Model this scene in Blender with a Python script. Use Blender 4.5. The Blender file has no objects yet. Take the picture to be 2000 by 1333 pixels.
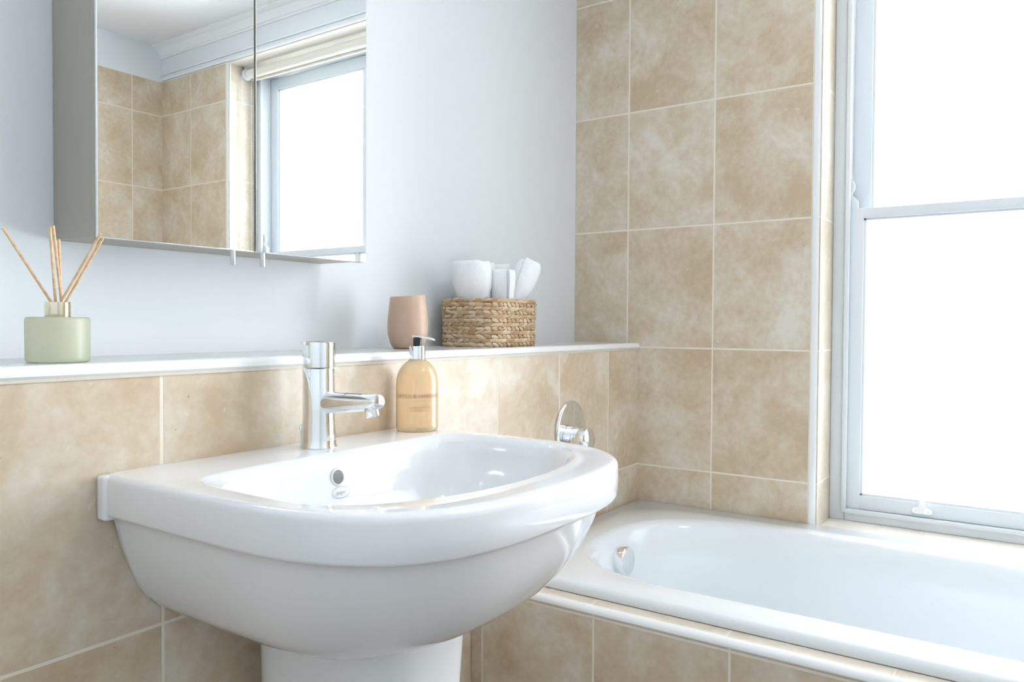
import bpy, bmesh, math, random
from mathutils import Vector, Matrix
random.seed(7)
PI = math.pi
SC = bpy.context.scene
COL = SC.collection
H = 0.3307            # tile height
W = 0.25              # tile width

# ------------------------------------------------------------------ camera
def setup_camera():
    yaw, pitch, roll = 0.969939556, -0.0214027227, 0.00564140902
    f = Vector((math.sin(yaw)*math.cos(pitch), math.cos(yaw)*math.cos(pitch), math.sin(pitch)))
    r = Vector((math.cos(yaw), -math.sin(yaw), 0)); u = r.cross(f)
    r2 = r*math.cos(roll)+u*math.sin(roll); u2 = -r*math.sin(roll)+u*math.cos(roll)
    cd = bpy.data.cameras.new('camera'); cam = bpy.data.objects.new('camera', cd); COL.objects.link(cam)
    cd.sensor_width = 36; cd.lens = 1504.97099/2000*36; cd.clip_start = 0.01
    m = Matrix((r2, u2, -f)).transposed().to_4x4()
    m.translation = Vector((-1.99557081, -0.93578524, 0.0612485))
    cam.matrix_world = m
    SC.camera = cam
setup_camera()

# ------------------------------------------------------------------ world, daylight, exposure
SKY = 4.6
FILL_LAMP = 10.0
def setup_light():
    w = bpy.data.worlds.new('overcast_sky'); SC.world = w; w.use_nodes = True
    nt = w.node_tree; bg = nt.nodes['Background']
    bg.inputs['Strength'].default_value = SKY
    tc = nt.nodes.new('ShaderNodeTexCoord'); sp = nt.nodes.new('ShaderNodeSeparateXYZ')
    mr = nt.nodes.new('ShaderNodeMapRange'); cr = nt.nodes.new('ShaderNodeValToRGB')
    nt.links.new(tc.outputs['Generated'], sp.inputs[0]); nt.links.new(sp.outputs['Z'], mr.inputs['Value'])
    mr.inputs['From Min'].default_value = -1; mr.inputs['From Max'].default_value = 1
    nt.links.new(mr.outputs['Result'], cr.inputs['Fac'])
    e = cr.color_ramp.elements
    e[0].position = 0.35; e[0].color = (1.6, 1.65, 1.70, 1)
    e[1].position = 0.60; e[1].color = (0.93, 0.965, 1.0, 1)
    nt.links.new(cr.outputs['Color'], bg.inputs['Color'])
    # sampling portal over the window opening: tells Cycles where the sky comes in
    ld = bpy.data.lights.new('window_portal', 'AREA'); ld.shape = 'RECTANGLE'; ld.size = 1.20; ld.size_y = 1.56
    ld.cycles.is_portal = True
    lo = bpy.data.objects.new('window_portal', ld); COL.objects.link(lo)
    lo.location = (0.262, -1.0865, 0.345)
    lo.matrix_world = Matrix(((0, 0, 1, 0.262), (1, 0, 0, -1.0865), (0, 1, 0, 0.345), (0, 0, 0, 1)))
    SC.view_settings.view_transform = 'Standard'; SC.view_settings.look = 'None'
    SC.view_settings.exposure = 1.43; SC.view_settings.gamma = 1.0
    SC.view_settings.use_curve_mapping = False
setup_light()

# ------------------------------------------------------------------ helpers
def link(name, me, m=None, parent=None, kind=None, label=None, cat=None, group=None):
    o = bpy.data.objects.new(name, me); COL.objects.link(o)
    if m is not None and me is not None: me.materials.append(m)
    if parent is not None: o.parent = parent
    tag(o, label, cat, group, kind)
    return o
def tag(o, label=None, cat=None, group=None, kind=None):
    if label: o['label'] = label
    if cat: o['category'] = cat
    if group: o['group'] = group
    if kind: o['kind'] = kind
    return o
def obj(name, bm, m, parent=None, smooth=True, angle=35, recalc=True, **k):
    """links bm (world coordinates) as one mesh; keeps world place under a parent empty"""
    if recalc: bmesh.ops.recalc_face_normals(bm, faces=bm.faces)
    me = bpy.data.meshes.new(name); 
    if parent is not None:
        p = parent; off = Vector((0, 0, 0))
        while p is not None: off += p.location; p = p.parent
        bmesh.ops.translate(bm, verts=bm.verts, vec=-off)
    else: off = None
    if smooth:
        for f in bm.faces: f.smooth = True
        for e in bm.edges:
            if len(e.link_faces) == 2 and e.calc_face_angle(0) > math.radians(angle): e.smooth = False
    bm.to_mesh(me); bm.free()
    return link(name, me, m, parent, **k)
def thing(name, loc, label, cat, group=None, kind=None):
    o = bpy.data.objects.new(name, None); COL.objects.link(o); o.location = loc; o.empty_display_size = .05
    return tag(o, label, cat, group, kind)
def box(bm, x0, x1, y0, y1, z0, z1, bev=0, seg=2):
    m = Matrix.Translation(((x0+x1)/2, (y0+y1)/2, (z0+z1)/2)) @ Matrix.Diagonal((abs(x1-x0), abs(y1-y0), abs(z1-z0), 1))
    r = bmesh.ops.create_cube(bm, size=1, matrix=m)
    if bev:
        es = list({e for v in r['verts'] for e in v.link_edges})
        bmesh.ops.bevel(bm, geom=es, offset=bev, segments=seg, profile=0.5, affect='EDGES')
    return bm
def bx(*a, **k): return box(bmesh.new(), *a, **k)
def loft(bm, loops, cap0=True, cap1=True, closed=True):
    L = [[bm.verts.new(p) for p in l] for l in loops]
    n = len(L[0])
    for a, b in zip(L[:-1], L[1:]):
        for i in range(n if closed else n-1):
            j = (i+1) % n
            bm.faces.new((a[i], a[j], b[j], b[i]))
    if cap0: bm.faces.new(L[0])
    if cap1: bm.faces.new(list(reversed(L[-1])))
    return bm
def lathe(bm, prof, c, axis=(0, 0, 1), n=48, sx=1, sy=1, cap=True):
    """prof: (radius, height along axis)"""
    q = Vector((0, 0, 1)).rotation_difference(Vector(axis).normalized()).to_matrix()
    loops = []
    for r, h in prof:
        loops.append([Vector(c) + q @ Vector((r*sx*math.cos(2*PI*i/n), r*sy*math.sin(2*PI*i/n), h)) for i in range(n)])
    return loft(bm, loops, cap, cap)
def tube(bm, pts, rad, n=16, cap=True):
    pts = [Vector(p) for p in pts]
    if not hasattr(rad, '__len__'): rad = [rad]*len(pts)
    loops = []; up = None
    for i, p in enumerate(pts):
        t = (pts[min(i+1, len(pts)-1)] - pts[max(i-1, 0)]).normalized()
        if up is None: up = t.orthogonal().normalized()
        up = (up - t*up.dot(t)).normalized(); s = t.cross(up)
        loops.append([p + (up*math.cos(2*PI*k/n) + s*math.sin(2*PI*k/n))*rad[i] for k in range(n)])
    return loft(bm, loops, cap, cap)
def smoothpts(pts, k=6):
    P = [Vector(p) for p in pts]; P = [P[0]*2-P[1]] + P + [P[-1]*2-P[-2]]; out = []
    for i in range(1, len(P)-2):
        for j in range(k):
            t = j/k; a, b, c, d = P[i-1:i+3]
            out.append(0.5*((2*b)+(-a+c)*t+(2*a-5*b+4*c-d)*t*t+(-a+3*b-3*c+d)*t**3))
    out.append(P[-2]); return out
def arc_edge(r, n=5):      # quarter round offsets (inset, rise)
    return [(r*(1-math.cos(t)), r*math.sin(t)) for t in [PI/2*i/n for i in range(n+1)]]
def text_bm(s, size, spacing=1.0, align='CENTER', extrude=0.0):
    cu = bpy.data.curves.new('t', 'FONT'); cu.body = s; cu.size = size; cu.align_x = align; cu.space_character = spacing
    cu.extrude = extrude; cu.resolution_u = 3
    o = bpy.data.objects.new('t', cu); COL.objects.link(o)
    dg = bpy.context.evaluated_depsgraph_get(); me = bpy.data.meshes.new_from_object(o.evaluated_get(dg))
    bm = bmesh.new(); bm.from_mesh(me)
    bpy.data.objects.remove(o); bpy.data.curves.remove(cu); bpy.data.meshes.remove(me)
    return bm

# ------------------------------------------------------------------ materials
def srgb(r, g, b):
    f = lambda c: (c/255)/12.92 if c/255 <= .04045 else ((c/255+.055)/1.055)**2.4
    return (f(r), f(g), f(b), 1)
def mat(name, col, rough=.5, metal=0, **k):
    m = bpy.data.materials.new(name); m.use_nodes = True; b = m.node_tree.nodes['Principled BSDF']
    b.inputs['Base Color'].default_value = col; b.inputs['Roughness'].default_value = rough; b.inputs['Metallic'].default_value = metal
    for n, v in k.items(): b.inputs[n.replace('_', ' ')].default_value = v
    return m
def nodes(m): nt = m.node_tree; return nt, nt.nodes, nt.links, nt.nodes['Principled BSDF']
def add_noise(m, scale, lo, hi, bump=0, bscale=None, detail=4, dist=.002):
    nt, N, L, b = nodes(m)
    tc = N.new('ShaderNodeTexCoord'); nz = N.new('ShaderNodeTexNoise'); nz.inputs['Scale'].default_value = scale; nz.inputs['Detail'].default_value = detail
    L.new(tc.outputs['Object'], nz.inputs['Vector'])
    cr = N.new('ShaderNodeValToRGB'); cr.color_ramp.elements[0].position = .3; cr.color_ramp.elements[1].position = .7
    cr.color_ramp.elements[0].color = lo; cr.color_ramp.elements[1].color = hi
    L.new(nz.outputs['Fac'], cr.inputs['Fac']); L.new(cr.outputs['Color'], b.inputs['Base Color'])
    if bump:
        n2 = N.new('ShaderNodeTexNoise'); n2.inputs['Scale'].default_value = bscale or scale*4; n2.inputs['Detail'].default_value = 5
        L.new(tc.outputs['Object'], n2.inputs['Vector'])
        bp = N.new('ShaderNodeBump'); bp.inputs['Strength'].default_value = bump; bp.inputs['Distance'].default_value = dist
        L.new(n2.outputs['Fac'], bp.inputs['Height']); L.new(bp.outputs['Normal'], b.inputs['Normal'])
    return m

TILE_A = srgb(200, 177, 147); TILE_B = srgb(212, 195, 170); TILE_C = srgb(226, 217, 203)
GROUT = srgb(236, 226, 210)
def tile_mat(name, au, u0, av='Z', v0=0.0, W=W, H=H, grout=.0046, cols=(TILE_A, TILE_B, TILE_C), seed=0.0, top=None, pits=.03):
    """travertine-look ceramic tiles laid in straight courses; coordinates are metres in the room"""
    m = mat(name, cols[1], .33); nt, N, L, b = nodes(m)
    def M(op, a, c=None, cl=False):
        n = N.new('ShaderNodeMath'); n.operation = op; n.use_clamp = cl
        for i, v in enumerate((a, c)):
            if v is None: continue
            if isinstance(v, (int, float)): n.inputs[i].default_value = v
            else: L.new(v, n.inputs[i])
        return n.outputs[0]
    tc = N.new('ShaderNodeTexCoord'); sp = N.new('ShaderNodeSeparateXYZ'); L.new(tc.outputs['Object'], sp.inputs[0])
    u = M('DIVIDE', M('SUBTRACT', sp.outputs[au], u0), W); v = M('DIVIDE', M('SUBTRACT', sp.outputs[av], v0), H)
    fu = M('FRACT', u); fv = M('FRACT', v)
    du = M('MULTIPLY', M('MINIMUM', fu, M('SUBTRACT', 1.0, fu)), W); dv = M('MULTIPLY', M('MINIMUM', fv, M('SUBTRACT', 1.0, fv)), H)
    d = M('MINIMUM', du, dv)
    g = N.new('ShaderNodeMapRange'); g.interpolation_type = 'SMOOTHSTEP'
    g.inputs['From Min'].default_value = grout*.36; g.inputs['From Max'].default_value = grout*.64
    L.new(d, g.inputs['Value'])            # 0 in the grout, 1 on the tile
    # every tile its own piece of stone pattern
    iu = M('FLOOR', u); iv = M('FLOOR', v)
    cb = N.new('ShaderNodeCombineXYZ'); L.new(iu, cb.inputs[0]); L.new(iv, cb.inputs[1]); cb.inputs[2].default_value = seed
    wn = N.new('ShaderNodeTexWhiteNoise'); L.new(cb.outputs[0], wn.inputs['Vector'])
    vm = N.new('ShaderNodeVectorMath'); vm.operation = 'SCALE'; vm.inputs['Scale'].default_value = 9; L.new(wn.outputs['Color'], vm.inputs[0])
    va = N.new('ShaderNodeVectorMath'); va.operation = 'ADD'; L.new(vm.outputs[0], va.inputs[0]); L.new(tc.outputs['Object'], va.inputs[1])
    n1 = N.new('ShaderNodeTexNoise'); n1.inputs['Scale'].default_value = 7.5; n1.inputs['Detail'].default_value = 7; n1.inputs['Roughness'].default_value = .62; n1.inputs['Distortion'].default_value = .35
    L.new(va.outputs[0], n1.inputs['Vector'])
    n2 = N.new('ShaderNodeTexNoise'); n2.inputs['Scale'].default_value = 60; n2.inputs['Detail'].default_value = 5; L.new(va.outputs[0], n2.inputs['Vector'])
    fac = M('ADD', n1.outputs['Fac'], M('MULTIPLY', M('SUBTRACT', n2.outputs['Fac'], .5), .32))
    fac = M('ADD', fac, M('MULTIPLY', M('SUBTRACT', wn.outputs['Value'], .5), .07))
    cr = N.new('ShaderNodeValToRGB'); e = cr.color_ramp.elements
    e[0].position = .33; e[0].color = cols[0]; e[1].position = .72; e[1].color = cols[2]
    k = e.new(.50); k.color = cols[1]
    L.new(fac, cr.inputs['Fac'])
    # small dark pits and pale fossils
    vo = N.new('ShaderNodeTexVoronoi'); vo.inputs['Scale'].default_value = 42
    vs = N.new('ShaderNodeVectorMath'); vs.operation = 'SCALE'; vs.inputs['Scale'].default_value = .035; L.new(n2.outputs['Color'], vs.inputs[0])
    vb = N.new('ShaderNodeVectorMath'); vb.operation = 'ADD'; L.new(va.outputs[0], vb.inputs[0]); L.new(vs.outputs[0], vb.inputs[1]); L.new(vb.outputs[0], vo.inputs['Vector'])
    rs = M('LESS_THAN', vo.outputs['Distance'], .085); 
    sepc = N.new('ShaderNodeSeparateColor'); L.new(vo.outputs['Color'], sepc.inputs[0])
    pit = M('MULTIPLY', rs, M('GREATER_THAN', sepc.outputs[0], 1-pits)); pale = M('MULTIPLY', M('LESS_THAN', vo.outputs['Distance'], .14), M('LESS_THAN', sepc.outputs[0], .10))
    mx = N.new('ShaderNodeMix'); mx.data_type = 'RGBA'; L.new(M('MULTIPLY', pit, .55), mx.inputs['Factor']); L.new(cr.outputs['Color'], mx.inputs[6]); mx.inputs[7].default_value = srgb(120, 86, 52)
    mp = N.new('ShaderNodeMix'); mp.data_type = 'RGBA'; L.new(M('MULTIPLY', pale, .35), mp.inputs['Factor']); L.new(mx.outputs[2], mp.inputs[6]); mp.inputs[7].default_value = srgb(236, 226, 206)
    mg = N.new('ShaderNodeMix'); mg.data_type = 'RGBA'; L.new(g.outputs[0], mg.inputs['Factor']); mg.inputs[6].default_value = GROUT; L.new(mp.outputs[2], mg.inputs[7])
    rr = N.new('ShaderNodeMapRange'); rr.inputs['To Min'].default_value = .7; rr.inputs['To Max'].default_value = .37; L.new(g.outputs[0], rr.inputs['Value'])
    out = mg.outputs[2]; rough = rr.outputs[0]; hgt = M('ADD', g.outputs[0], M('MULTIPLY', n2.outputs['Fac'], .10))
    if top is not None:                      # painted plaster above the tiles
        ab = M('GREATER_THAN', sp.outputs['Z'], top)
        mt = N.new('ShaderNodeMix'); mt.data_type = 'RGBA'; L.new(ab, mt.inputs['Factor']); L.new(out, mt.inputs[6]); mt.inputs[7].default_value = PAINT
        out = mt.outputs[2]; rough = M('ADD', rough, M('MULTIPLY', ab, .35)); hgt = M('MULTIPLY', hgt, M('SUBTRACT', 1.0, ab))
    L.new(out, b.inputs['Base Color']); L.new(rough, b.inputs['Roughness'])
    bp = N.new('ShaderNodeBump'); bp.inputs['Strength'].default_value = .45; bp.inputs['Distance'].default_value = .0012
    L.new(hgt, bp.inputs['Height']); L.new(bp.outputs['Normal'], b.inputs['Normal'])
    return m

PAINT = (0.80, 0.835, 0.86, 1)
M_PAINT = mat('painted_plaster', PAINT, .55)
M_CEIL = mat('ceiling_paint', (0.90, 0.915, 0.925, 1), .6)
M_WHITE = mat('white_gloss_paint', (0.75, 0.80, 0.835, 1), .28)
M_CERAM = mat('white_ceramic', (0.83, 0.845, 0.86, 1), .07, Coat_Weight=.5, Coat_Roughness=.03)
M_BATH = mat('white_enamel', (0.79, 0.825, 0.845, 1), .10, Coat_Weight=.4, Coat_Roughness=.04)
M_CHROME = mat('chrome', (0.86, 0.87, 0.88, 1), .06, 1)
M_BRUSH = mat('satin_chrome', (0.72, 0.72, 0.72, 1), .28, 1)
M_MIRROR = mat('mirror_glass', (0.93, 0.95, 0.95, 1), .0, 1)
M_EDGE = mat('ground_glass_edge', (0.55, 0.66, 0.66, 1), .12, .6)
M_CARC = mat('grey_carcass', srgb(172, 165, 152), .35, .2)
M_TRIM = mat('glossy_white_trim', (0.88, 0.88, 0.875, 1), .10, Coat_Weight=.4)
M_SHELF = add_noise(mat('pale_grey_shelf_stone', srgb(206, 207, 203), .22), 9, srgb(200, 201, 197), srgb(212, 213, 209))
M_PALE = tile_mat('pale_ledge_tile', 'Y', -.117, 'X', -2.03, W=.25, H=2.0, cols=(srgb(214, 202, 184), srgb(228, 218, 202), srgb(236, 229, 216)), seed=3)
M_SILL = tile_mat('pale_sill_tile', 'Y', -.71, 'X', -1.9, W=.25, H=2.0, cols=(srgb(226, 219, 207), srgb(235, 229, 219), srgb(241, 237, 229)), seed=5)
M_BLIND = add_noise(mat('cream_blind_fabric', srgb(236, 232, 218), .8), 300, srgb(232, 228, 214), srgb(240, 237, 226))
M_FLOOR = tile_mat('floor_tile', 'X', 0, 'Y', 0, W=.33, H=.33, seed=9, cols=(srgb(140, 133, 124), srgb(152, 145, 136), srgb(164, 158, 150)))
M_SEAL = mat('silicone_seal', srgb(214, 206, 190), .5)
M_DARK = mat('dark_hollow', (0.02, 0.02, 0.02, 1), .5)

T_LOW = tile_mat('tiles_low_wall', 'X', -.1808, seed=1, pits=.12)
T_RIGHT = tile_mat('tiles_window_wall', 'Y', .034, seed=2, top=1.145)
T_REV_LIT = tile_mat('tiles_reveal_lit', 'X', -.002, seed=4, cols=(srgb(206, 190, 166), srgb(216, 203, 184), srgb(226, 218, 205)))  # same tile as the walls, colours lightened for window light grazing the reveal
T_FRONT = tile_mat('tiles_far_wall', 'X', -.14, seed=6, top=1.145)
T_PANEL = tile_mat('tiles_bath_panel', 'Y', -.128, 'Z', -.46, seed=8)

# ------------------------------------------------------------------ the room
XL, YF, YB, ZF, ZC = -2.75, -2.185, .207, -1.0, 1.30
S = dict(kind='structure')
obj('floor', bx(XL, .0, YF, YB, ZF-.05, ZF), M_FLOOR, smooth=False, **S)
obj('ceiling', bx(XL-.1, .3, YF-.1, YB+.1, ZC, ZC+.06), M_CEIL, smooth=False, **S)
obj('wall_left', bx(XL-.1, XL, YF-.1, YB+.1, ZF-.05, ZC), M_PAINT, smooth=False, **S)
obj('wall_back', bx(XL, 0.0, YB, YB+.1, ZF, ZC), M_PAINT, smooth=False, **S)
obj('wall_front_painted', bx(XL, -.89, YF-.1, YF, ZF, ZC), M_PAINT, smooth=False, **S)
obj('wall_front', bx(-.89, 0.0, YF-.1, YF, ZF, ZC), T_FRONT, smooth=False, **S)
obj('wall_back_lower', bx(XL, 0.0, 0.0, YB, ZF, -.0035), T_LOW, smooth=False, **S)
WY0, WY1, WZ0, WZ1, XF = -1.694, -.485, -.441, 1.145, .135   # window opening and the depth of its frame
bm = bmesh.new()
box(bm, 0, .30, WY1, YB+.1, ZF-.05, ZC); box(bm, 0, .30, YF-.1, WY0, ZF-.05, ZC)
box(bm, 0, .30, WY0, WY1, ZF-.05, WZ0-.012); box(bm, 0, .30, WY0, WY1, WZ1+.004, ZC)
obj('wall_right', bm, T_RIGHT, smooth=False, **S)
# reveal lining: tiled cheeks, plastered head, pale tiled sill
obj('trim_1', bx(.0005, XF+.02, WY1-.0015, WY1+.0, WZ0, WZ1), T_REV_LIT, smooth=False, **S)
obj('trim_2', bx(.0005, XF+.02, WY0, WY0+.0015, WZ0, WZ1), T_REV_LIT, smooth=False, **S)
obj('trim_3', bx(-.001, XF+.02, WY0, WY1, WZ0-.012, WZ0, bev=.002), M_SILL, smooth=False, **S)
obj('trim_4', bx(.0, XF+.02, WY0, WY1, WZ1, WZ1+.004), mat('cream_head_paint', srgb(238, 232, 222), .5), smooth=False, **S)
# quadrant trims down both corners of the reveal
def quadrant_v(yc, s, name):
    r = .011
    pts = [(.001, yc+s*.0185), (-.0016, yc+s*.0185), (-.0024, yc+s*.0165)]
    for i in range(9):
        t = PI/2*i/8
        pts.append((-.0026+r*(1-math.cos(t)), yc - s*.0022 + s*r*(1-math.sin(t))))
    pts += [(.0095, yc+s*.001), (.001, yc+s*.001)]
    bm = loft(bmesh.new(), [[(x, y, z) for x, y in pts] for z in (WZ0-.004, WZ1+.002)])
    return obj(name, bm, M_TRIM, **S)
quadrant_v(WY1, 1, 'trim_5'); quadrant_v(WY0, -1, 'trim_6')
# bead along the head of the opening and the small cornice under the ceiling
bm = bmesh.new(); box(bm, -.010, .0, YF, YB, 1.149, 1.158, bev=.003); box(bm, -.006, 0, YF, YB, 1.175, 1.181, bev=.002)
obj('trim_7', bm, M_CEIL, **S)
bm = bmesh.new()
prof = [(0, ZC-.050), (-.006, ZC-.050), (-.006, ZC-.044), (-.012, ZC-.040), (-.016, ZC-.028), (-.026, ZC-.014), (-.040, ZC-.010), (-.046, ZC-.006), (-.046, ZC), (0, ZC)]
loft(bm, [[(x, y, z) for x, z in prof] for y in (YF, YB)])
obj('trim_8', bm, M_CEIL, **S)
# shelf on top of the boxed-in low wall, with its rounded white front edge
bm = bmesh.new()
r = .0075
obj('trim_9', bx(XL, -.0005, .0105, YB, -.0035, .0119), M_SHELF, smooth=False, **S)
pr = [(.0105, -.0035), (.0105, .0120), (.004, .012)] + [(.004 - .008*math.sin(t), .012 - r + r*math.cos(t)) for t in [PI/2*i/6 for i in range(1, 7)]] + [(-.004, -.0005), (-.001, -.0035)]
loft(bm, [[(x, y, z) for y, z in pr] for x in (XL, -.0005)])
obj('trim_11', bm, M_TRIM, **S)
obj('trim_10', bx(XL, -.0005, -.0016, .0, -.0075, -.0035), M_SEAL, smooth=False, **S)

# added fill light, out of view, shaped as a flush round ceiling lamp
def build_fill_lamp():
    t = thing('fill_lamp', (-.85, -1.10, ZC), 'added fill light out of view, shaped as a round flush lamp with opal glass and chrome ring', 'lamp')
    bm = bmesh.new(); lathe(bm, [(.150, 0), (.156, -.004), (.156, -.022), (.150, -.028), (.142, -.028), (.142, 0)], (-.85, -1.10, ZC), n=56)
    obj('fill_lamp_ring', bm, M_CHROME, t)
    g = bpy.data.materials.new('fill_lamp_glass'); g.use_nodes = True; b = g.node_tree.nodes['Principled BSDF']
    b.inputs['Base Color'].default_value = (.9, .9, .88, 1); b.inputs['Emission Color'].default_value = (1, .98, .95, 1); b.inputs['Emission Strength'].default_value = FILL_LAMP
    bm = bmesh.new(); lathe(bm, [(.141, -.020), (.141, -.030), (.130, -.046), (.105, -.058), (.07, -.066), (.035, -.070), (0, -.071)], (-.85, -1.10, ZC), n=48, cap=False)
    obj('fill_lamp_shade', bm, g, t)
build_fill_lamp()

# ------------------------------------------------------------------ window
def build_window():
    w = thing('window_1', (XF, -1.0865, WZ0), 'white painted sash window with frosted panes above the bath', 'window', kind='structure')
    X = XF; y0, y1, z0, z1 = WY0+.0015, WY1-.0015, WZ0, WZ1
    bm = bmesh.new()
    fw = .038
    box(bm, X, X+.085, y1-fw, y1, z0, z1, bev=.003); box(bm, X, X+.085, y0, y0+fw, z0, z1, bev=.003)
    box(bm, X, X+.085, y0+fw, y1-fw, z1-.030, z1, bev=.003); box(bm, X-.004, X+.085, y0+fw, y1-fw, z0, z0+.030, bev=.003)
    # staff beads standing proud of the frame
    box(bm, X-.010, X+.004, y1-fw-.004, y1-fw+.008, z0+.022, z1-.03, bev=.003); box(bm, X-.010, X+.004, y0+fw-.008, y0+fw+.004, z0+.022, z1-.03, bev=.003)
    box(bm, X-.010, X+.004, y0+fw, y1-fw, z0+.020, z0+.032, bev=.003); box(bm, X-.010, X+.004, y0+fw, y1-fw, z1-.040, z1-.028, bev=.003)
    obj('window_frame', bm, M_WHITE, w)
    sy0, sy1 = y0+fw+.001, y1-fw-.001
    def sash(name, xa, xb, za, zb, st, top, bot, parent, lab=None, horn=False):
        bm = bmesh.new(); yc = (sy0+sy1)/2; mw = .020
        box(bm, xa, xb, sy1-st, sy1, za, zb, bev=.002); box(bm, xa, xb, sy0, sy0+st, za, zb, bev=.002)
        box(bm, xa+.0004, xb-.0004, sy0+st-.006, sy1-st+.006, zb-top, zb-.0003, bev=.0025); box(bm, xa+.0004, xb-.0004, sy0+st-.006, sy1-st+.006, za+.0003, za+bot, bev=.0025)
        box(bm, xa+.004, xb-.004, yc-mw/2, yc+mw/2, za+bot-.006, zb-top+.006, bev=.003)
        # stepped glazing moulding round each pane
        for a, b_ in ((sy0+st, yc-mw/2), (yc+mw/2, sy1-st)):
            q = .006; xm0, xm1 = xa+.006, xb-.006
            box(bm, xm0, xm1, a-.003, a+q, za+bot-.003, zb-top+.003, bev=.0015); box(bm, xm0, xm1, b_-q, b_+.003, za+bot-.003, zb-top+.003, bev=.0015)
            box(bm, xm0, xm1, a-.003, b_+.003, za+bot-.003, za+bot+q, bev=.0015); box(bm, xm0, xm1, a-.003, b_+.003, zb-top-q, zb-top+.003, bev=.0015)
        if horn:
            for ys in (sy1-.010, sy0):
                n = 12; pts = [(xa, za+.002), (xb-.004, za+.002)]
                pts += [(xb-.004-.004*math.sin(t*PI), za-.045*t) for t in [i/n for i in range(1, n+1)]]
                pts += [(xa+.012, za-.050), (xa+.004, za-.03), (xa, za-.018)]
                loft(bm, [[(x, y, z) for x, z in pts] for y in (ys, ys+.010)])
        s = obj(name, bm, M_WHITE, parent, label=lab)
        for a, b_ in ((sy0+st, yc-mw/2), (yc+mw/2, sy1-st)):
            xm = (xa+xb)/2
            obj('glass_pane', bx(xm-.002, xm+.002, a-.003, b_+.003, za+bot-.003, zb-top+.003), M_GLASS, s, smooth=False)
        return s
    mz = .358
    lo = sash('lower_sash', X+.004, X+.042, z0+.031, mz+.006, .034, .026, .036, w)
    zt = mz+.0055
    for s, nm in ((-1, sy1), (1, sy0)):
        prof = [(-.0005, 0), (.019, 0), (.019, .018), (.017, .022), (.009, .032), (.004, .036), (.0035, .042), (.010, .052), (.0105, .062), (.007, .072), (.002, .078), (-.0005, .079)]
        bm = bmesh.new(); loft(bm, [[(xx, nm + s*a, zt+b_) for a, b_ in prof] for xx in (X+.006, X+.020)])
        obj('sash_horn', bm, M_WHITE, lo, angle=20)
    up = sash('upper_sash', X+.046, X+.082, mz-.034, z1-.031, .043, .048, .036, w)
    # white catch fixed to the bottom rail, and brass-free lift
    bm = bmesh.new(); cy = -.703; cz = z0+.052; x = X+.004
    hf = [(0, .020), (.0065, .020), (.0075, .012), (.0105, .005), (.0165, .0025), (.0215, .0005), (.0235, -.005), (.0215, -.0105), (.0135, -.0125), (.005, -.0115), (0, -.0112)]
    out = hf + [(-a, b_) for a, b_ in hf[-2:0:-1]]
    loft(bm, [[(x-d, cy+a*k, cz+b_*k) for a, b_ in out] for d, k in ((0, 1), (.0045, 1), (.0060, .92))])
    box(bm, x-.020, x-.002, cy-.006, cy+.006, cz+.002, cz+.014, bev=.003)
    tube(bm, smoothpts([(x-.016, cy, cz+.010), (x-.021, cy, cz+.016), (x-.024, cy, cz+.026), (x-.016, cy+.001, cz+.033)], 4), .0042, 10)
    c = obj('sash_catch', bm, mat('bright_white_enamel', (.93, .94, .95, 1), .2), lo)
    for s in (-1, 1):
        bm = bmesh.new(); lathe(bm, [(.0024, 0), (.0024, .0005), (0, .0006)], (x-.0058, cy+s*.0145, cz-.0045), (-1, 0, 0), n=14, cap=False)
        obj('screw', bm, M_BRUSH, c)
    # fastener on the meeting rail near the middle bar
    bm = bmesh.new(); yc = -1.02
    lathe(bm, [(.013, 0), (.013, .004), (.007, .007), (.006, .014), (.010, .017), (.010, .020)], (X+.026, yc, mz+.006), n=20)
    tube(bm, [(X+.026, yc-.004, mz+.022), (X+.026, yc+.022, mz+.028)], [.004, .006], 10)
    obj('sash_fastener', bm, M_BRUSH, lo, label='metal fastener on the meeting rail')
    return w
def frosted():
    m = bpy.data.materials.new('frosted_glass'); m.use_nodes = True; nt = m.node_tree; N = nt.nodes; L = nt.links
    for n in list(N): N.remove(n)
    o = N.new('ShaderNodeOutputMaterial'); tr = N.new('ShaderNodeBsdfTransparent'); tl = N.new('ShaderNodeBsdfTranslucent'); gl = N.new('ShaderNodeBsdfGlossy')
    tr.inputs[0].default_value = (0.97, .985, 1, 1); tl.inputs[0].default_value = (.93, .95, .97, 1); gl.inputs['Roughness'].default_value = .25
    a = N.new('ShaderNodeMixShader'); a.inputs[0].default_value = .22; L.new(tr.outputs[0], a.inputs[1]); L.new(tl.outputs[0], a.inputs[2])
    fr = N.new('ShaderNodeFresnel'); fr.inputs[0].default_value = 1.35
    b = N.new('ShaderNodeMixShader'); L.new(fr.outputs[0], b.inputs[0]); L.new(a.outputs[0], b.inputs[1]); L.new(gl.outputs[0], b.inputs[2])
    L.new(b.outputs[0], o.inputs[0]); return m
M_GLASS = frosted()
build_window()

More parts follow.
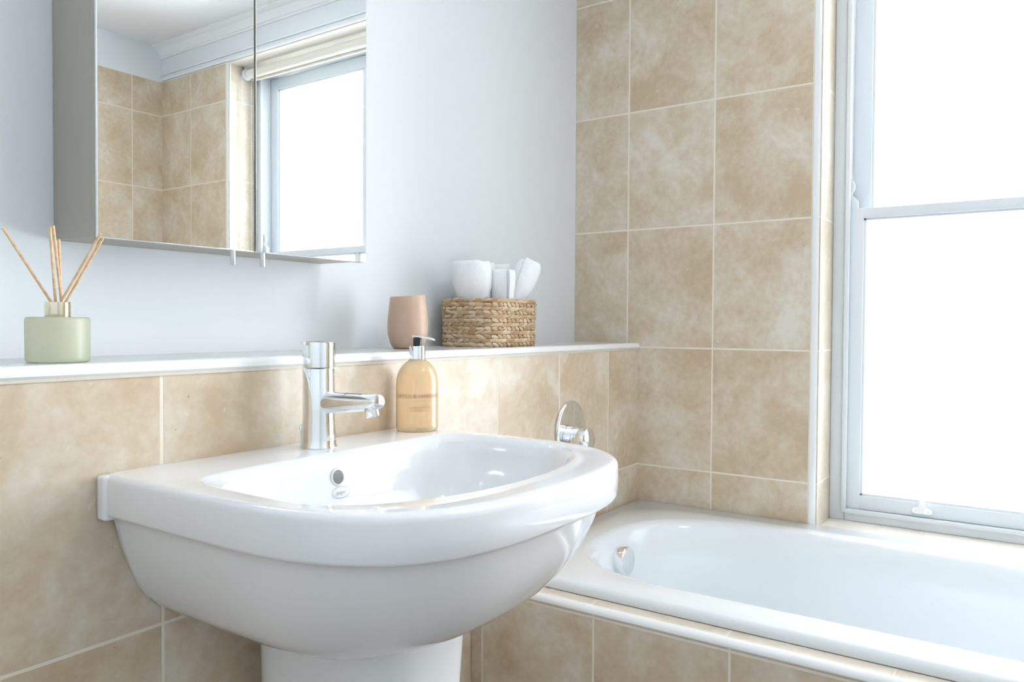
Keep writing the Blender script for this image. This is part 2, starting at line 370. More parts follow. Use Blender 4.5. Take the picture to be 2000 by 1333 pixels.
# roller blind, rolled right up under the head of the opening
bl = thing('roller_blind', (.078, -1.0865, 1.10), 'rolled-up cream roller blind at the head of the window', 'blind')
rx, rz, rr_ = .078, 1.112, .0185
bm = bmesh.new(); tube(bm, [(rx, WY0+.030, rz), (rx, WY1-.030, rz)], rr_, 32); box(bm, rx+.013, rx+.0185, WY0+.035, WY1-.035, rz-.026, rz)
obj('roller', bm, M_BLIND, bl)
for s, yy in ((1, WY1-.014), (-1, WY0+.014)):
    bm = bmesh.new(); lathe(bm, [(.018, -.009), (.023, -.006), (.023, .006), (.018, .009)], (rx, yy, rz), (0, 1, 0), n=28)
    lathe(bm, [(.009, -.013), (.011, -.010), (.011, .010), (.009, .013)], (rx-.002, yy, rz), (0, 1, 0), n=16)
    box(bm, rx-.012, rx+.012, yy-.003, yy+.003, rz, WZ1, bev=.002)
    br = obj('bracket', bm, M_WHITE, bl)
bm = bmesh.new(); yy = WY0+.012
loop = []
for i in range(0, 64):
    z = rz - .02 - i*.0125; loop.append((rx-.024, yy, z)); loop.append((rx+.024, yy, z))
for i in range(9):
    t = PI*i/8; loop.append((rx+.024*math.cos(t), yy, rz-.012+.030*math.sin(t)*1.0))
for p in loop: bmesh.ops.create_icosphere(bm, subdivisions=1, radius=.0024, matrix=Matrix.Translation(p))
tube(bm, [(rx-.024, yy, rz-.01), (rx-.024, yy, rz-.81)], .0008, 6); tube(bm, [(rx+.024, yy, rz-.01), (rx+.024, yy, rz-.81)], .0008, 6)
obj('bead_chain', bm, M_WHITE, bl, kind='stuff')

# ------------------------------------------------------------------ bath
BX0, BX1, BY0, BY1, BZ = -.728, -.003, -1.70, -.004, -.430
def rloop(x0, x1, y0, y1, rx, ry, n, z, e=2.0, k=10, m=14):
    """closed loop: rounded rectangle whose corners are superelliptic, corner radii rx, ry"""
    cx, cy, hx, hy = (x0+x1)/2, (y0+y1)/2, (x1-x0)/2, (y1-y0)/2; q = []
    for i in range(k): q.append((hx, (hy-ry)*i/k))
    for i in range(m+1):
        t = PI/2*i/m; q.append((hx-rx+rx*math.cos(t)**(2/e), hy-ry+ry*math.sin(t)**(2/e)))
    for i in range(1, k): q.append(((hx-rx)*(1-i/k), hy))
    out = []
    for sx, sy, rev in ((1, 1, 0), (-1, 1, 1), (-1, -1, 0), (1, -1, 1)):
        qq = q + [(0, hy)] if not rev else ([(0, hy)] + q[::-1])
        pts = [(cx+sx*a, cy+sy*b, z) for a, b in qq]
        out += pts[:-1]
    return out
def build_bath():
    t = thing('bathtub', (-.365, -.85, -.452), 'white bathtub with a chrome overflow, set under the window', 'bathtub')
    bm = bmesh.new(); loops = []
    def O(d, z): loops.append(rloop(BX0+d, BX1-d*.3, BY0+d, BY1-d*.3, .03, .03, 0, z))
    O(.010, -.449); O(.001, -.449); O(0, -.444); O(0, -.440); O(.0015, -.435); O(.005, -.4315); O(.010, BZ)
    def I(x0, x1, y0, y1, z, b=.30, e=2.5):
        hx = (x1-x0)/2; loops.append(rloop(x0, x1, y0, y1, hx*.999, b, 0, z, e=e))
    I(-.648, -.098, -1.615, -.090, BZ); I(-.641, -.105, -1.608, -.097, -.4315); I(-.634, -.112, -1.600, -.104, -.436)
    I(-.627, -.119, -1.592, -.111, -.445); I(-.621, -.125, -1.582, -.117, -.460); I(-.611, -.135, -1.56, -.127, -.52)
    I(-.60, -.146, -1.52, -.138, -.62); I(-.585, -.160, -1.47, -.152, -.71); I(-.565, -.180, -1.43, -.170, -.755)
    I(-.53, -.215, -1.38, -.21, -.782, b=.25); I(-.46, -.28, -1.2, -.35, -.79, b=.2)
    loft(bm, loops, cap0=False)
    obj('tub_shell', bm, M_BATH, t, angle=60)
    # chrome overflow on the end wall
    c = Vector((-.355, -.1215, -.496)); ax = Vector((0, -1, .10))
    bm = bmesh.new(); lathe(bm, [(.033, -.004), (.0335, .0), (.0335, .022), (.0330, .0245), (.0315, .0255), (.0, .0256)], c, ax, n=48, cap=False)
    lathe(bm, [(.018, -.012), (.018, .0)], c, ax, n=32)
    obj('overflow_cover', bm, M_CHROME, t)
    return t
build_bath()
# tiled ledge and side panel that box the bath in
lg = thing('bath_surround', (-.76, -.9, ZF), 'beige tiled bath side panel topped by a pale ledge with white edging', 'bath panel')
obj('side_panel', bx(-.770, -.700, YF+.001, -.001, ZF, -.4635), T_PANEL, lg, smooth=False)
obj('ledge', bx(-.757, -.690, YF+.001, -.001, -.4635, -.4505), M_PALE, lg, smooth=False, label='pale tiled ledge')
bm = bmesh.new()
pr = [(-.757, -.4635), (-.771, -.4635), (-.7725, -.461)] + [(-.7615-.011*math.cos(a), -.4600+.0098*math.sin(a)) for a in [PI/2*i/6 for i in range(1, 7)]] + [(-.757, -.4502)]
loft(bm, [[(x, y, z) for x, z in pr] for y in (YF+.001, -.001)])
obj('edging', bm, M_TRIM, lg, label='glossy white rounded edging')
# far end of the bath: tiled ledge to the opposite wall
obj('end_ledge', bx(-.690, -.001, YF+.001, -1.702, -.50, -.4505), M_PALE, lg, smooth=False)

# ------------------------------------------------------------------ washbasin
CX = -1.2275
def inside_outer(x, y, a, yf, y0=.19, n=3.1):
    if y > 0: return False
    x = abs(x)
    if y > -y0: return x <= a
    b = -yf-y0
    if b <= 0: return False
    return (x/a)**n + ((-y-y0)/b)**n <= 1
def inside_inner(x, y, a, yf, yb, r=.05):
    if y > yb: return False
    x = abs(x); ym = (yb*.45+yf*.55)
    if y > ym:
        n = 8.0 if a > .241 else 5.0; b = yb-ym
        # back corners: tight superellipse, sides bellying out to the middle
        return (x/a)**n + ((y-ym)/b)**n <= 1
    n = 2.15; b = ym-yf
    return (x/a)**n + ((ym-y)/b)**n <= 1
def star(fn, c, N):
    out = []
    for i in range(N):
        t = 2*PI*(i+.5)/N; d = (math.cos(t), math.sin(t)); lo, hi = 0, .6
        for _ in range(30):
            m = (lo+hi)/2
            if fn(c[0]+d[0]*m, c[1]+d[1]*m): lo = m
            else: hi = m
        out.append((c[0]+d[0]*lo, c[1]+d[1]*lo))
    return out
def build_basin():
    t = thing('washbasin', (CX, -.2, ZF), 'white ceramic washbasin on a pedestal, fixed to the tiled wall', 'washbasin')
    N = 288; c = (0, -.255); loops = []
    def O(z, a, yf, back=0.0):
        y0 = .19*min(1, -yf/.30)
        n = 3.1 if z > -.19 else 3.1 - .45*min(1, (-.19-z)/.08)
        if z < -.18: z = -.18 + (z+.18)*.95
        L = star(lambda x, y: inside_outer(x, y, a, yf, y0, n) and y <= -back, (0, -min(.255, -yf*.55)), N); loops.append([(CX+x, y-.0006, z) for x, y in L])
    def I(z, a, yf, yb):
        L = star(lambda x, y: inside_inner(x, y, a, yf, yb), (0, -.27), N); loops.append([(CX+x, y, z) for x, y in L])
    for z, a, yf in ((-.344, .06, -.14), (-.343, .11, -.24), (-.339, .150, -.305), (-.330, .180, -.345), (-.318, .201, -.372), (-.305, .2165, -.393), (-.292, .227, -.407), (-.275, .238, -.422), (-.255, .248, -.436), (-.230, .257, -.449), (-.205, .2640, -.458), (-.186, .2675, -.463), (-.180, .2690, -.465), (-.1765, .2715, -.468), (-.1745, .276, -.474), (-.1735, .2805, -.481), (-.1715, .2835, -.4855), (-.168, .2845, -.4875), (-.150, .2850, -.4885), (-.131, .2848, -.488), (-.1275, .2842, -.4873), (-.1248, .2828, -.4855), (-.1228, .2800, -.4825), (-.122, .2765, -.479), (-.1219, .272, -.474), (-.1219, .266, -.468)):
        O(z, a, yf, {-.122: .001, -.1219: .004 if a > .27 else .010}.get(z, 0))
    for z, a, yf, yb in ((-.1219, .2515, -.4385, -.107), (-.1225, .2480, -.4345, -.1105), (-.1250, .2445, -.4300, -.1145), (-.131, .2395, -.4255, -.1185), (-.145, .2355, -.4205, -.1225), (-.165, .2290, -.4125, -.1275), (-.190, .2170, -.398, -.135), (-.215, .199, -.378, -.146), (-.238, .172, -.352, -.163), (-.256, .135, -.322, -.188), (-.267, .09, -.295, -.215), (-.272, .045, -.282, -.235)):
        I(z, a, yf, yb)
    bm = bmesh.new(); loft(bm, loops)
    box(bm, CX-.2890, CX+.2890, -.0205, -.0004, -.178, -.1226, bev=.005, seg=3)
    # side fins down the wall, following the bowl
    obj('basin_bowl', bm, M_CERAM, t, angle=50)
    # pedestal
    bm = bmesh.new(); loops = []
    def P(z, a, yb, yf):
        cy = -(yb+yf)/2; hy = (yf-yb)/2; L = []
        for i in range(64):
            q = 2*PI*i/64; e = 2/2.9; cs, sn = math.cos(q), math.sin(q)
            L.append((CX+a*math.copysign(abs(cs)**e, cs), cy+hy*math.copysign(abs(sn)**e, sn), z))
        loops.append(L)
    P(ZF, .118, .02, .300); P(ZF+.03, .116, .02, .298); P(ZF+.06, .108, .02, .285); P(-.70, .104, .02, .280); P(-.50, .108, .02, .286); P(-.38, .113, .02, .294); P(-.335, .115, .02, .297)
    loft(bm, loops); obj('pedestal', bm, M_CERAM, t)
    # overflow hole under the tap, with its dark hollow
    c = Vector((CX-.017, -.1262, -.1545)); ax = Vector((0, -1, .17)).normalized()
    bm = bmesh.new(); lathe(bm, [(.0125, -.001), (.0120, .0006), (.0108, .0010), (.0098, .0004), (.0092, -.0012), (.0, -.0013)], c, ax, n=32, cap=False)
    ring = obj('overflow_hole', bm, M_CERAM, t)
    bm = bmesh.new(); lathe(bm, [(.0094, .0003), (.0, .0003)], c, ax, n=32, cap=False)
    obj('hollow', bm, mat('overflow_metal', (.20, .20, .19, 1), .3, .8), ring, label='dark hollow of the overflow')
    # maker's stamp: thin grey oval with a line of tiny letters
    c2 = Vector((CX-.016, -.1312, -.1752)); ay = Vector((0, 0, 1)); 
    bm = bmesh.new(); n = 48
    q = Matrix(((1, 0, 0), (0, math.cos(PI/2-.22), -math.sin(PI/2-.22)), (0, math.sin(PI/2-.22), math.cos(PI/2-.22))))
    vo = [bm.verts.new(c2 + q @ Vector((.0165*math.cos(2*PI*k/n), .0082*math.sin(2*PI*k/n), .0008))) for k in range(n)]
    vi = [bm.verts.new(c2 + q @ Vector((.0157*math.cos(2*PI*k/n), .0075*math.sin(2*PI*k/n), .0008))) for k in range(n)]
    for k in range(n): bm.faces.new((vo[k], vo[(k+1) % n], vi[(k+1) % n], vi[k]))
    tb = text_bm('jasper', .0075); bmesh.ops.translate(tb, verts=tb.verts, vec=(0, -.0022, .0008))
    for f in tb.faces: bm.faces.new([bm.verts.new(c2 + q @ v.co) for v in f.verts])
    tb.free()
    obj('stamp', bm, mat('stamp_grey', srgb(168, 178, 186), .4), t, smooth=False, recalc=False, label='faint grey oval stamp')
    return t
build_basin()

# ------------------------------------------------------------------ basin tap
def build_tap():
    tx, ty, z0 = -1.2165, -.055, -.1222
    t = thing('mixer_tap', (tx, ty, z0), 'chrome single-lever mixer tap standing on the basin', 'tap')
    bm = bmesh.new()
    lathe(bm, [(.0262, 0), (.0268, .0008), (.0268, .0022), (.0258, .004), (.0252, .012), (.0246, .024), (.0240, .036), (.0236, .05), (.0236, .1165), (.0232, .1172)], (tx, ty, z0), n=64)
    obj('tap_body', bm, M_CHROME, t)
    # spout, coming straight out over the bowl
    bm = bmesh.new(); zs = z0+.066; n = 40; loops = []
    for s, ry, rz, dz in ((-.0, .0140, .0175, .0), (-.02, .0140, .0172, .0005), (-.05, .0138, .0160, .0022), (-.08, .0135, .0145, .0045), (-.105, .0132, .0128, .0066), (-.117, .0130, .0118, .0078), (-.121, .0124, .0112, .0080), (-.1235, .0112, .0100, .0080), (-.1245, .009, .008, .0080)):
        loops.append([(tx+ry*math.cos(2*PI*i/n), ty+s, zs+dz+rz*math.sin(2*PI*i/n)*(1 if math.sin(2*PI*i/n) > 0 else .9)) for i in range(n)])
    loft(bm, loops); sp = obj('spout', bm, M_CHROME, t)
    bm = bmesh.new(); lathe(bm, [(.0102, -.004), (.0102, .0105), (.0096, .0115), (.0084, .0115), (.0080, .009), (0, .009)], (tx, ty-.108, zs-.002), (0, -.28, -1), n=32, cap=False)
    obj('aerator', bm, M_CHROME, sp)
    # top cap with flat lever blade pointing to the back left
    bm = bmesh.new(); zc = z0+.1186
    lathe(bm, [(.0232, 0), (.0240, .0006), (.0240, .0345), (.0236, .0368), (.0222, .0378), (0, .0380)], (tx, ty, zc), n=64, cap=False)
    hd = obj('lever_cap', bm, M_CHROME, t)
    bm = bmesh.new(); d = Vector((-.93, .05, 0)).normalized(); sd = Vector((-d.y, d.x, 0)); base = Vector((tx, ty, zc+.0335)) + d*.012
    out = [(-.014, -.0085), (.006, -.0078), (.0165, -.0065), (.0185, -.004), (.019, 0), (.0185, .004), (.0165, .0065), (.006, .0078), (-.014, .0085)]
    loft(bm, [[base + d*a*k + sd*b*k + Vector((0, 0, h)) for a, b in out] for h, k in ((0, 1), (.0045, 1), (.0055, .96))])
    obj('lever', bm, M_CHROME, hd)
    # little pop-up rod behind
    bm = bmesh.new(); tube(bm, [(tx-.010, ty+.0275, z0), (tx-.010, ty+.0275, z0+.024)], .0016, 10)
    lathe(bm, [(.0018, 0), (.0032, .001), (.0032, .006), (.002, .008)], (tx-.010, ty+.0275, z0+.024), n=16)
    obj('pop_up_rod', bm, M_CHROME, t)
build_tap()

# ------------------------------------------------------------------ soap bottle
def build_bottle():
    bx_, by, z0 = -.992, -.0500, -.1219
    t = thing('soap_bottle', (bx_, by, z0), 'amber pump bottle of hand soap standing on the basin beside the tap', 'soap bottle')
    m = mat('amber_soap_plastic', (1.0, .75, .50, 1), .24, Transmission_Weight=.55, IOR=1.30, Subsurface_Weight=.9, Subsurface_Scale=.03, Coat_Weight=.4)
    m.node_tree.nodes['Principled BSDF'].inputs['Subsurface Radius'].default_value = (1.0, .55, .3)
    bm = bmesh.new()
    lathe(bm, [(0, 0), (.0325, 0), (.0352, .0016), (.0362, .0045), (.0364, .01), (.0364, .066), (.0362, .079), (.0354, .0885), (.0335, .0975), (.0303, .1050), (.0262, .1113), (.0212, .1162), (.0165, .1196), (.0140, .1220), (.0138, .1240), (0, .1240)], (bx_, by, z0), n=64, cap=False)
    obj('bottle_body', bm, m, t)
    bm = bmesh.new(); r = .0138; z = z0+.1225
    loops = []
    for rr, h in ((.0138, 0), (.0138, .0215), (.0130, .0227), (0.0001, .0229)):
        loops.append([(bx_+(rr+(.0003 if i % 2 else 0))*math.cos(2*PI*i/64), by+(rr+(.0003 if i % 2 else 0))*math.sin(2*PI*i/64), z+h) for i in range(64)])
    loft(bm, loops); obj('collar', bm, M_CHROME, t)
    bm = bmesh.new(); lathe(bm, [(.0074, 0), (.0074, .0135), (.0078, .0140), (.0078, .0155), (.0, .0155)], (bx_, by, z+.0227), n=32, cap=False)
    p = obj('pump', bm, mat('black_gloss_plastic', (.012, .018, .02, 1), .08), t, label='black pump neck')
    bm = bmesh.new(); d = Vector((.62, -.78, 0)).normalized(); sd = Vector((-d.y, d.x, 0)); zt = z+.0227+.0152
    loops = []
    for s, w, hh, dz in ((-.0095, .004, .0012, .0010), (-.008, .0070, .0022, .0008), (.0, .0082, .0024, 0), (.008, .0060, .0024, -.0005), (.018, .0040, .0024, -.0018), (.027, .0032, .0022, -.0042), (.030, .0026, .0018, -.0056)):
        c = Vector((bx_, by, zt+dz)) + d*s
        loops.append([c + sd*w*math.cos(2*PI*i/16) + Vector((0, 0, hh*math.sin(2*PI*i/16)+.0005)) for i in range(16)])
    loft(bm, loops); obj('nozzle', bm, M_CHROME, p, label='chrome nozzle')
    # printed lettering bent round the front
    mt = mat('print_brown', srgb(170, 112, 66), .5); mt2 = mat('print_grey', srgb(150, 126, 102), .45)
    view = math.atan2(-.936-by, -1.996-bx_)      # towards the room
    def ring_text(s, size, zc, m_, sp=1.1, rot=0.10, bold=0, nm='lettering'):
        tb = text_bm(s, size, sp)
        bm = bmesh.new()
        bmesh.ops.triangulate(tb, faces=tb.faces)
        for f in tb.faces:
            vs = []
            for v in f.verts:
                a = view + rot + v.co.x/.0364; rad = .03685
                vs.append(bm.verts.new((bx_+rad*math.cos(a), by+rad*math.sin(a), z0+zc+v.co.y)))
            bm.faces.new(vs)
        tb.free(); bmesh.ops.remove_doubles(bm, verts=bm.verts, dist=1e-6)
        return obj(nm, bm, m_, t, smooth=False, recalc=False)
    ring_text('BAYLIS & HARDING', .0098, .058, mt2, 1.0)
    ring_text('ENGLAND', .0032, .0525, mt2, 1.8)
    ring_text('JOJOBA, VANILLA', .0042, .041, mt, 1.15)
    ring_text('& ALMOND OIL', .0042, .0355, mt, 1.15)
    # small dark print on the back of the bottle, seen edge-on at the left
    bm = bmesh.new()
    for zc, hh in ((.062, .010), (.070, .004), (.052, .006), (.040, .003), (.035, .004), (.018, .004)):
        for a in (view-1.50, ):
            p0 = [(bx_+.03655*math.cos(a+da), by+.03655*math.sin(a+da), z0+zc+dz) for da, dz in ((0, 0), (-.12, 0), (-.12, hh), (0, hh))]
            bm.faces.new([bm.verts.new(p) for p in p0])
    obj('back_print', bm, mat('print_dark', srgb(110, 90, 60), .5), t, smooth=False, recalc=False)
build_bottle()

# ------------------------------------------------------------------ tumbler
SZ = .0121
def build_tumbler():
    cx, cy = -.842, .108
    m = add_noise(mat('matt_terracotta', srgb(206, 176, 152), .42), 60, srgb(204, 173, 149), srgb(209, 180, 157))
    prof = [(.024, 0), (.0285, .0012), (.0318, .005), (.0345, .011), (.0368, .018), (.0392, .027), (.0404, .038), (.0405, .046), (.0399, .058), (.0385, .073), (.0368, .088), (.0348, .1045)]
    n = 64; loops = []
    dirv = Vector((.75, -.20)).normalized()
    def ring(r, h):
        out = []
        for i in range(n):
            c, s = math.cos(2*PI*i/n), math.sin(2*PI*i/n)
            tilt = (c*dirv.x+s*dirv.y)*r*.075*max(0, (h-.03)/.075)
            out.append((cx+r*c, cy+r*s, SZ+h+tilt))
        return out
    for r, h in prof: loops.append(ring(r, h))
    loops.append(ring(.0342, .1052)); loops.append(ring(.0332, .1046))
    for r, h in ((.0345, .092), (.036, .07), (.037, .05), (.036, .03), (.030, .010), (.01, .007)): loops.append(ring(r, h))
    bm = bmesh.new(); loft(bm, loops)
    obj('tumbler', bm, m, angle=50, label='pinkish terracotta tumbler on the shelf beside the woven basket', cat='tumbler')
build_tumbler()

# ------------------------------------------------------------------ basket of towels
BKX, BKY, BKA, BKB, BKR = -.557, .1125, .106, .0735, .045
def rr_path(hx, hy, r, s):
    """point and outward normal on a rounded rectangle at arclength fraction s"""
    sx, sy = 2*(hx-r), 2*(hy-r); per = 2*(sx+sy)+2*PI*r; d = (s % 1)*per
    segs = [('l', sx), ('a', PI*r/2), ('l', sy), ('a', PI*r/2), ('l', sx), ('a', PI*r/2), ('l', sy), ('a', PI*r/2)]
    x, y, a = -(hx-r), -hy, 0.0    # heading +x along the front
    for k, ln in segs:
        if d <= ln:
            if k == 'l': return Vector((x+math.cos(a)*d, y+math.sin(a)*d)), Vector((math.sin(a), -math.cos(a)))
            cxx, cyy = x-math.sin(a)*r, y+math.cos(a)*r; t = a-PI/2+d/r
            return Vector((cxx+r*math.cos(t), cyy+r*math.sin(t))), Vector((math.cos(t), math.sin(t)))
        d -= ln
        if k == 'l': x += math.cos(a)*ln; y += math.sin(a)*ln
        else:
            cxx, cyy = x-math.sin(a)*r, y+math.cos(a)*r; a += PI/2; t = a-PI/2; x, y = cxx+r*math.cos(t), cyy+r*math.sin(t)
    return Vector((x, y)), Vector((math.sin(a), -math.cos(a)))
def build_basket():
    t = thing('woven_basket', (BKX, BKY, SZ), 'small woven seagrass basket on the shelf, filled with white towels', 'basket')
    m = mat('seagrass', srgb(196, 164, 126), .6); nt, N, L, b = nodes(m)
    ge = N.new('ShaderNodeNewGeometry'); cr = N.new('ShaderNodeValToRGB'); e = cr.color_ramp.elements
    e[0].color = srgb(196, 158, 118); e[1].color = srgb(240, 220, 190); k = e.new(.5); k.color = srgb(222, 190, 150)
    L.new(ge.outputs['Random Per Island'], cr.inputs['Fac'])
    tc = N.new('ShaderNodeTexCoord'); nz = N.new('ShaderNodeTexNoise'); nz.inputs['Scale'].default_value = 260; mp = N.new('ShaderNodeMapping'); mp.inputs['Scale'].default_value = (.3, .3, 2.2)
    L.new(tc.outputs['Object'], mp.inputs[0]); L.new(mp.outputs[0], nz.inputs['Vector'])
    mx = N.new('ShaderNodeMix'); mx.data_type = 'RGBA'; mx.blend_type = 'MULTIPLY'; mx.inputs['Factor'].default_value = .35; L.new(cr.outputs[0], mx.inputs[6]); L.new(nz.outputs['Fac'], mx.inputs[7])
    L.new(mx.outputs[2], b.inputs['Base Color'])
    bp = N.new('ShaderNodeBump'); bp.inputs['Strength'].default_value = .4; bp.inputs['Distance'].default_value = .001; L.new(nz.outputs['Fac'], bp.inputs['Height']); L.new(bp.outputs[0], b.inputs['Normal'])
    bm = bmesh.new(); rows = 12; rh = .0088; ns = 40
    for rI in range(rows):
        z = .0045 + rI*rh
        fl = 1 - .02*(1-rI/rows)
        n_ = ns
        for i in range(n_):
            s = (i + .5*(rI % 2) + random.uniform(-.08, .08))/n_
            hx, hy = BKA*fl*(1 + .012*math.sin(rI*.9)), BKB*fl
            p, nn = rr_path(hx, hy, BKR, s)
            slant = (.20 if rI % 2 else -.20) + random.uniform(-.12, .12)
            ln, hh, th = .0122*random.uniform(.92, 1.15), .0049*random.uniform(.9, 1.15), .0042*random.uniform(.9, 1.2)
            c = Vector((BKX+p.x, BKY+p.y, SZ+z+random.uniform(-.0006, .0006)))
            N3 = Vector((nn.x, nn.y, 0)); T = Vector((-nn.y, nn.x, 0)); U = Vector((0, 0, 1))
            A = (T*math.cos(slant)+U*math.sin(slant)); B = (-T*math.sin(slant)+U*math.cos(slant))
            A2 = (A + N3*(.22 if rI % 2 else -.22)).normalized()
            nu, nv = 8, 8; ring = []
            for a in range(nu+1):
                ta = PI*a/nu; x = -math.cos(ta); w = math.sin(ta)**.75
                ring.append([c + A2*x*ln + B*hh*w*math.cos(2*PI*q/nv) + N3*th*w*math.sin(2*PI*q/nv) for q in range(nv)])
            loft(bm, ring[1:-1])
    obj('woven_wall', bm, m, t, recalc=False)
    # inside lining and base
    bm = bmesh.new(); loops = []
    for k, z in ((.94, 0.0), (.95, .012), (.955, .104), (.93, .104), (.92, .01)):
        loops.append([(BKX+rr_path(BKA*k, BKB*k, BKR*k, s/72)[0].x, BKY+rr_path(BKA*k, BKB*k, BKR*k, s/72)[0].y, SZ+z) for s in range(72)])
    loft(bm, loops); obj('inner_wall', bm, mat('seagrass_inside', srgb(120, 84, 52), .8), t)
    # loose ends of grass
    for (s, z, dx, dz) in ((.93, .100, .010, .010), (.06, .050, .004, .006), (.42, .100, .006, .008), (.20, .012, .008, -.003), (.36, .06, .007, .004)):
        p, nn = rr_path(BKA, BKB, BKR, s); c = Vector((BKX+p.x+nn.x*.002, BKY+p.y+nn.y*.002, SZ+z)); d = Vector((nn.x, nn.y, 0))
        tt = Vector((-nn.y, nn.x, 0)); bm = bmesh.new()
        tube(bm, [c, c+d*.004+tt*dx*.5+Vector((0, 0, dz*.5)), c+d*.005+tt*dx+Vector((0, 0, dz))], [.0008, .0007, .0004], 6)
        obj('loose_strand', bm, m, t)
build_basket()

M_TOWEL = add_noise(mat('white_terry', (0.92, .93, .94, 1), .95, Sheen_Weight=.35), 55, (0.90, .915, .93, 1), (0.95, .96, .97, 1), bump=.45, bscale=520, dist=.0016)
def towel(x, y, r, z0, z1, lean=(0, 0), turns=2.4, start=0., label='', th=.0085, sq=1.0, topslope=0.0, squeeze=.22):
    """a rolled towel: one long sheet wound into a spiral, soft rounded ends"""
    bm = bmesh.new(); n = int(turns*40); base = Vector((x, y, 0)); rnd = random.Random(int(x*9999)+int(r*1e5))
    ph = [rnd.uniform(0, 6.28) for _ in range(4)]
    def sec(z, kth, f):
        outer, inner = [], []
        for i in range(n+1):
            a = start + 2*PI*turns*i/n; rad = r - (th*1.12)*(turns*i/n)
            wob = 1 + .035*math.sin(2*a+ph[0]+z*18) + .025*math.sin(3*a+ph[1]-z*31)
            rad = max(rad, .0015)
            for lst, q in ((outer, kth*th/2), (inner, -kth*th/2)):
                rr = max(.0008, (rad-th/2)*wob*f + q)
                lst.append((rr*math.cos(a), rr*math.sin(a)*sq))
        return outer + inner[::-1]
    loops = []; hgt = z1-z0
    zs = [(0, 1, 1), (.25, 1, .99), (.42, 1, 1.0), (.49, 1, 1.0), (.53, 1, 1.0), (.58, 1, 1.0), (.63, 1, 1.0), (.69, 1, 1.01), (.78, 1, 1.02), (.88, 1, 1.02), (.95, .96, 1.01), (.985, .75, 1.0), (1.0, .35, .995)]
    for q, kth, f in zs:
        f *= 1 - squeeze*max(0, min(1, (.132-q*hgt)/.042))
        z = z0+hgt*q; loops.append([(x+px+lean[0]*max(0, q*hgt-.085)*1.6, y+py+lean[1]*max(0, q*hgt-.085)*1.6, z + (px*topslope)*q + .0015*math.sin(px*180+ph[2])*q) for px, py in sec(z, kth, f)])
    loft(bm, loops)
    g = 'rolled towels in the basket'
    o = obj('rolled_towel', bm, M_TOWEL, angle=70, label=label, cat='towel', group=g)
    return o
TB = SZ+.012
towel(-.6110, .118, .0475, TB, .2010, (-.07, .0), 3.2, 2.6, 'widest white rolled towel, leftmost in the woven basket', squeeze=.27)
towel(-.5260, .151, .0290, TB, .2050, (.0, -.03), 2.4, 1.0, 'white rolled towel at the back, just right of the widest one', squeeze=.15)
towel(-.5640, .0745, .0320, TB, .1850, (-.02, .0), 2.4, 4.4, 'small short white rolled towel at the front middle of the basket', squeeze=.15)
towel(-.4920, .142, .0270, TB, .2060, (.14, -.02), 2.4, .3, 'white rolled towel half hidden behind the short front one and the leaning one', squeeze=.22)
towel(-.4930, .094, .0350, TB, .2060, (.36, -.05), 2.6, 3.6, 'white rolled towel leaning outwards at the right of the basket', topslope=-.55, squeeze=.34)

# ------------------------------------------------------------------ reed diffuser
DX, DY = -1.5290, .0620
def build_diffuser():
    t = thing('reed_diffuser', (DX, DY, SZ), 'frosted pale green glass reed diffuser with a gold neck on the left of the shelf', 'reed diffuser')
    m = mat('frosted_green_glass', srgb(230, 231, 206), .38, Transmission_Weight=.62, IOR=1.4, Subsurface_Weight=.5, Subsurface_Scale=.03)
    bm = bmesh.new(); lathe(bm, [(0, 0), (.0318, 0), (.0338, .0008), (.0348, .0024), (.0352, .005), (.0353, .0500), (.0350, .0525), (.0343, .0541), (.0330, .0549), (.0310, .0552), (.0145, .0554), (0, .0554)], (DX, DY, SZ), n=72, cap=False)
    obj('glass_jar', bm, m, t)
    g = mat('polished_gold', srgb(232, 222, 196), .14, 1)
    bm = bmesh.new(); lathe(bm, [(.0142, .0), (.0144, .0008), (.0144, .0175), (.0139, .0182), (.0108, .0182), (.0104, .017), (.0104, .004), (0, .004)], (DX, DY, SZ+.0555), n=56, cap=False)
    obj('gold_neck', bm, g, t)
build_diffuser()
M_REED = add_noise(mat('rattan_reed', srgb(226, 190, 146), .55), 160, srgb(214, 172, 124), srgb(236, 206, 168))
# the reeds stand in the jar: foot inside the jar, mouth point, tip
R_ = Vector((.825, -.565, 0))*0 + Vector((.565, -.825, 0))   # to the right as seen from the washbasin side
T_ = Vector((.825, .565, 0))
def reed(off, back, mouth, label):
    top = Vector((DX, DY, .0)) + R_*off[0] + T_*back; top.z = off[1]
    mth = Vector((DX, DY, SZ+.0735)) + R_*mouth[0] + T_*mouth[1]
    d = (mth-top).normalized(); foot = mth + d*((mth.z-(SZ+.064))/max(.05, -d.z))
    bm = bmesh.new(); tube(bm, [foot, mth, top], .00165, 10)
    obj('diffuser_reed', bm, M_REED, label=label, cat='diffuser reed', group='reeds in the diffuser')
reed((-.0670, .1765), .0, (-.0080, .0), 'diffuser reed leaning furthest to the left')
reed((-.0078, .1770), -.002, (-.0010, -.003), 'nearer of the upright diffuser reeds in the middle, slightly shorter')
reed((-.0072, .1800), .004, (.0035, .002), 'tallest diffuser reed, upright in the middle')
reed((-.0052, .1640), .012, (.0010, .006), 'diffuser reed hidden behind the upright middle ones')
reed((.0535, .1705), .0, (.0050, -.002), 'diffuser reed leaning furthest to the right')
reed((.0520, .1655), .008, (.0080, .003), 'shorter diffuser reed just behind the right-leaning one')

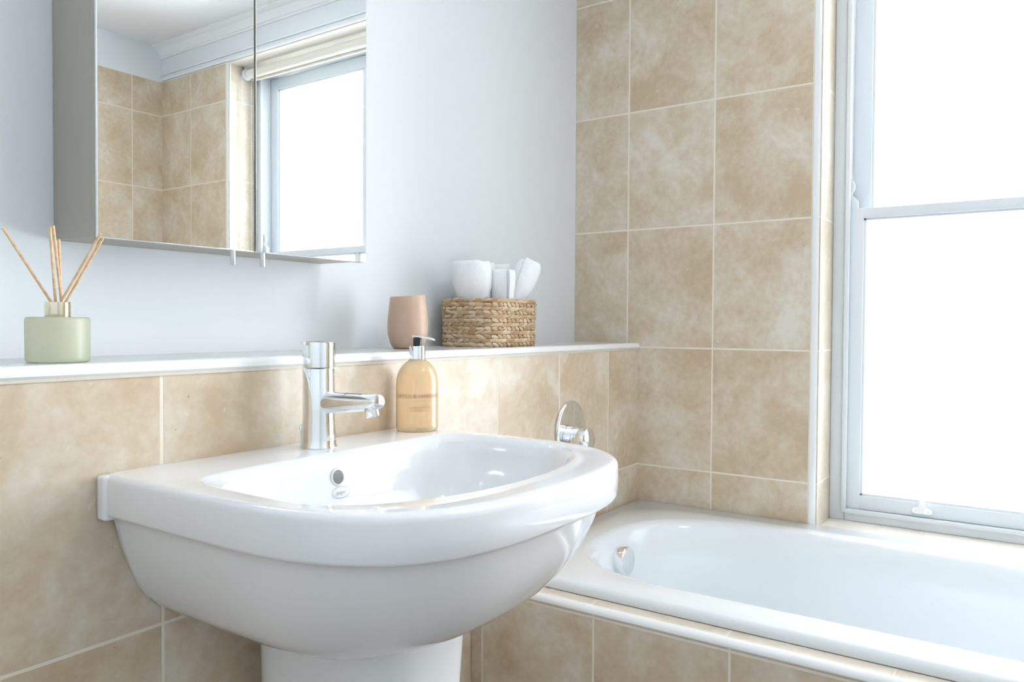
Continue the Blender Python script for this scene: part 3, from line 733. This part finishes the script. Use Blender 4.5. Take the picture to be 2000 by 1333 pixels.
# ------------------------------------------------------------------ mirror cabinet
def build_cabinet():
    x0, x1, yb, yd, yf, z0, z1 = -1.4675, -.9785, YB-.0005, .1065, .087, .1735, .80
    xm = -1.2205
    t = thing('mirror_cabinet', ((x0+x1)/2, yb, z0), 'two-door mirrored bathroom cabinet on the painted wall', 'cabinet')
    obj('cabinet_body', bx(x0+.001, x1-.001, yd+.001, yb, z0+.002, z1, bev=.0012), M_CARC, t)
    for k, (a, b_) in enumerate(((x0, xm-.0010), (xm+.0010, x1))):
        d = obj('cabinet_door', bx(a, b_, yf+.0055, yd, z0, z1, bev=.001), M_CARC, t)
        obj('mirror_panel', bx(a+.0002, b_-.0002, yf, yf+.0055, z0-.0005, z1, bev=.0012, seg=2), M_MIRROR, d, angle=20)
        hx = xm + (-.0345 if k == 0 else .0205)
        bm = bmesh.new(); lathe(bm, [(.0042, 0.002), (.0042, -.0215), (.0036, -.0225), (0, -.0225)], (hx, yf+.009, z0), n=24, cap=False)
        obj('door_handle', bm, M_BRUSH, d)
build_cabinet()

# ------------------------------------------------------------------ shower valve
def build_valve():
    vx, vz = -.3815, -.1895
    t = thing('shower_valve', (vx, 0, vz), 'round chrome shower valve with a lever, on the tiled wall above the bath', 'shower valve')
    bm = bmesh.new(); lathe(bm, [(.0665, 0), (.0680, .0015), (.0680, .0045), (.0665, .0065), (.0640, .0075), (.060, .0080), (.0, .0085)], (vx, 0, vz), (0, -1, 0), n=72, cap=False)
    obj('wall_plate', bm, M_CHROME, t)
    vz2 = vz-.024
    bm = bmesh.new(); lathe(bm, [(.0320, .007), (.0320, .018), (.0300, .0192), (.0300, .0206), (.0330, .0216), (.0330, .028)], (vx, 0, vz2), (0, -1, 0), n=48)
    obj('collar', bm, M_CHROME, t)
    bm = bmesh.new(); lathe(bm, [(.0330, .0285), (.0334, .037), (.0326, .046), (.0300, .053), (.022, .0575), (0, .0585)], (vx, 0, vz2), (0, -1, 0), n=48, cap=False)
    loops = []
    for s, w, d0, d1 in ((.0, .030, .030, .0575), (.018, .0290, .036, .0590), (.034, .0240, .042, .0600), (.050, .0190, .046, .0610), (.066, .0160, .048, .0615), (.074, .0125, .050, .060), (.077, .007, .052, .058)):
        loops.append([(vx+w*math.cos(a)*1.0, -((d0+d1)/2+(d1-d0)/2*math.sin(a)), vz2-s) for a in [2*PI*i/28 for i in range(28)]])
    loft(bm, loops); obj('lever', bm, M_CHROME, t)
build_valve()
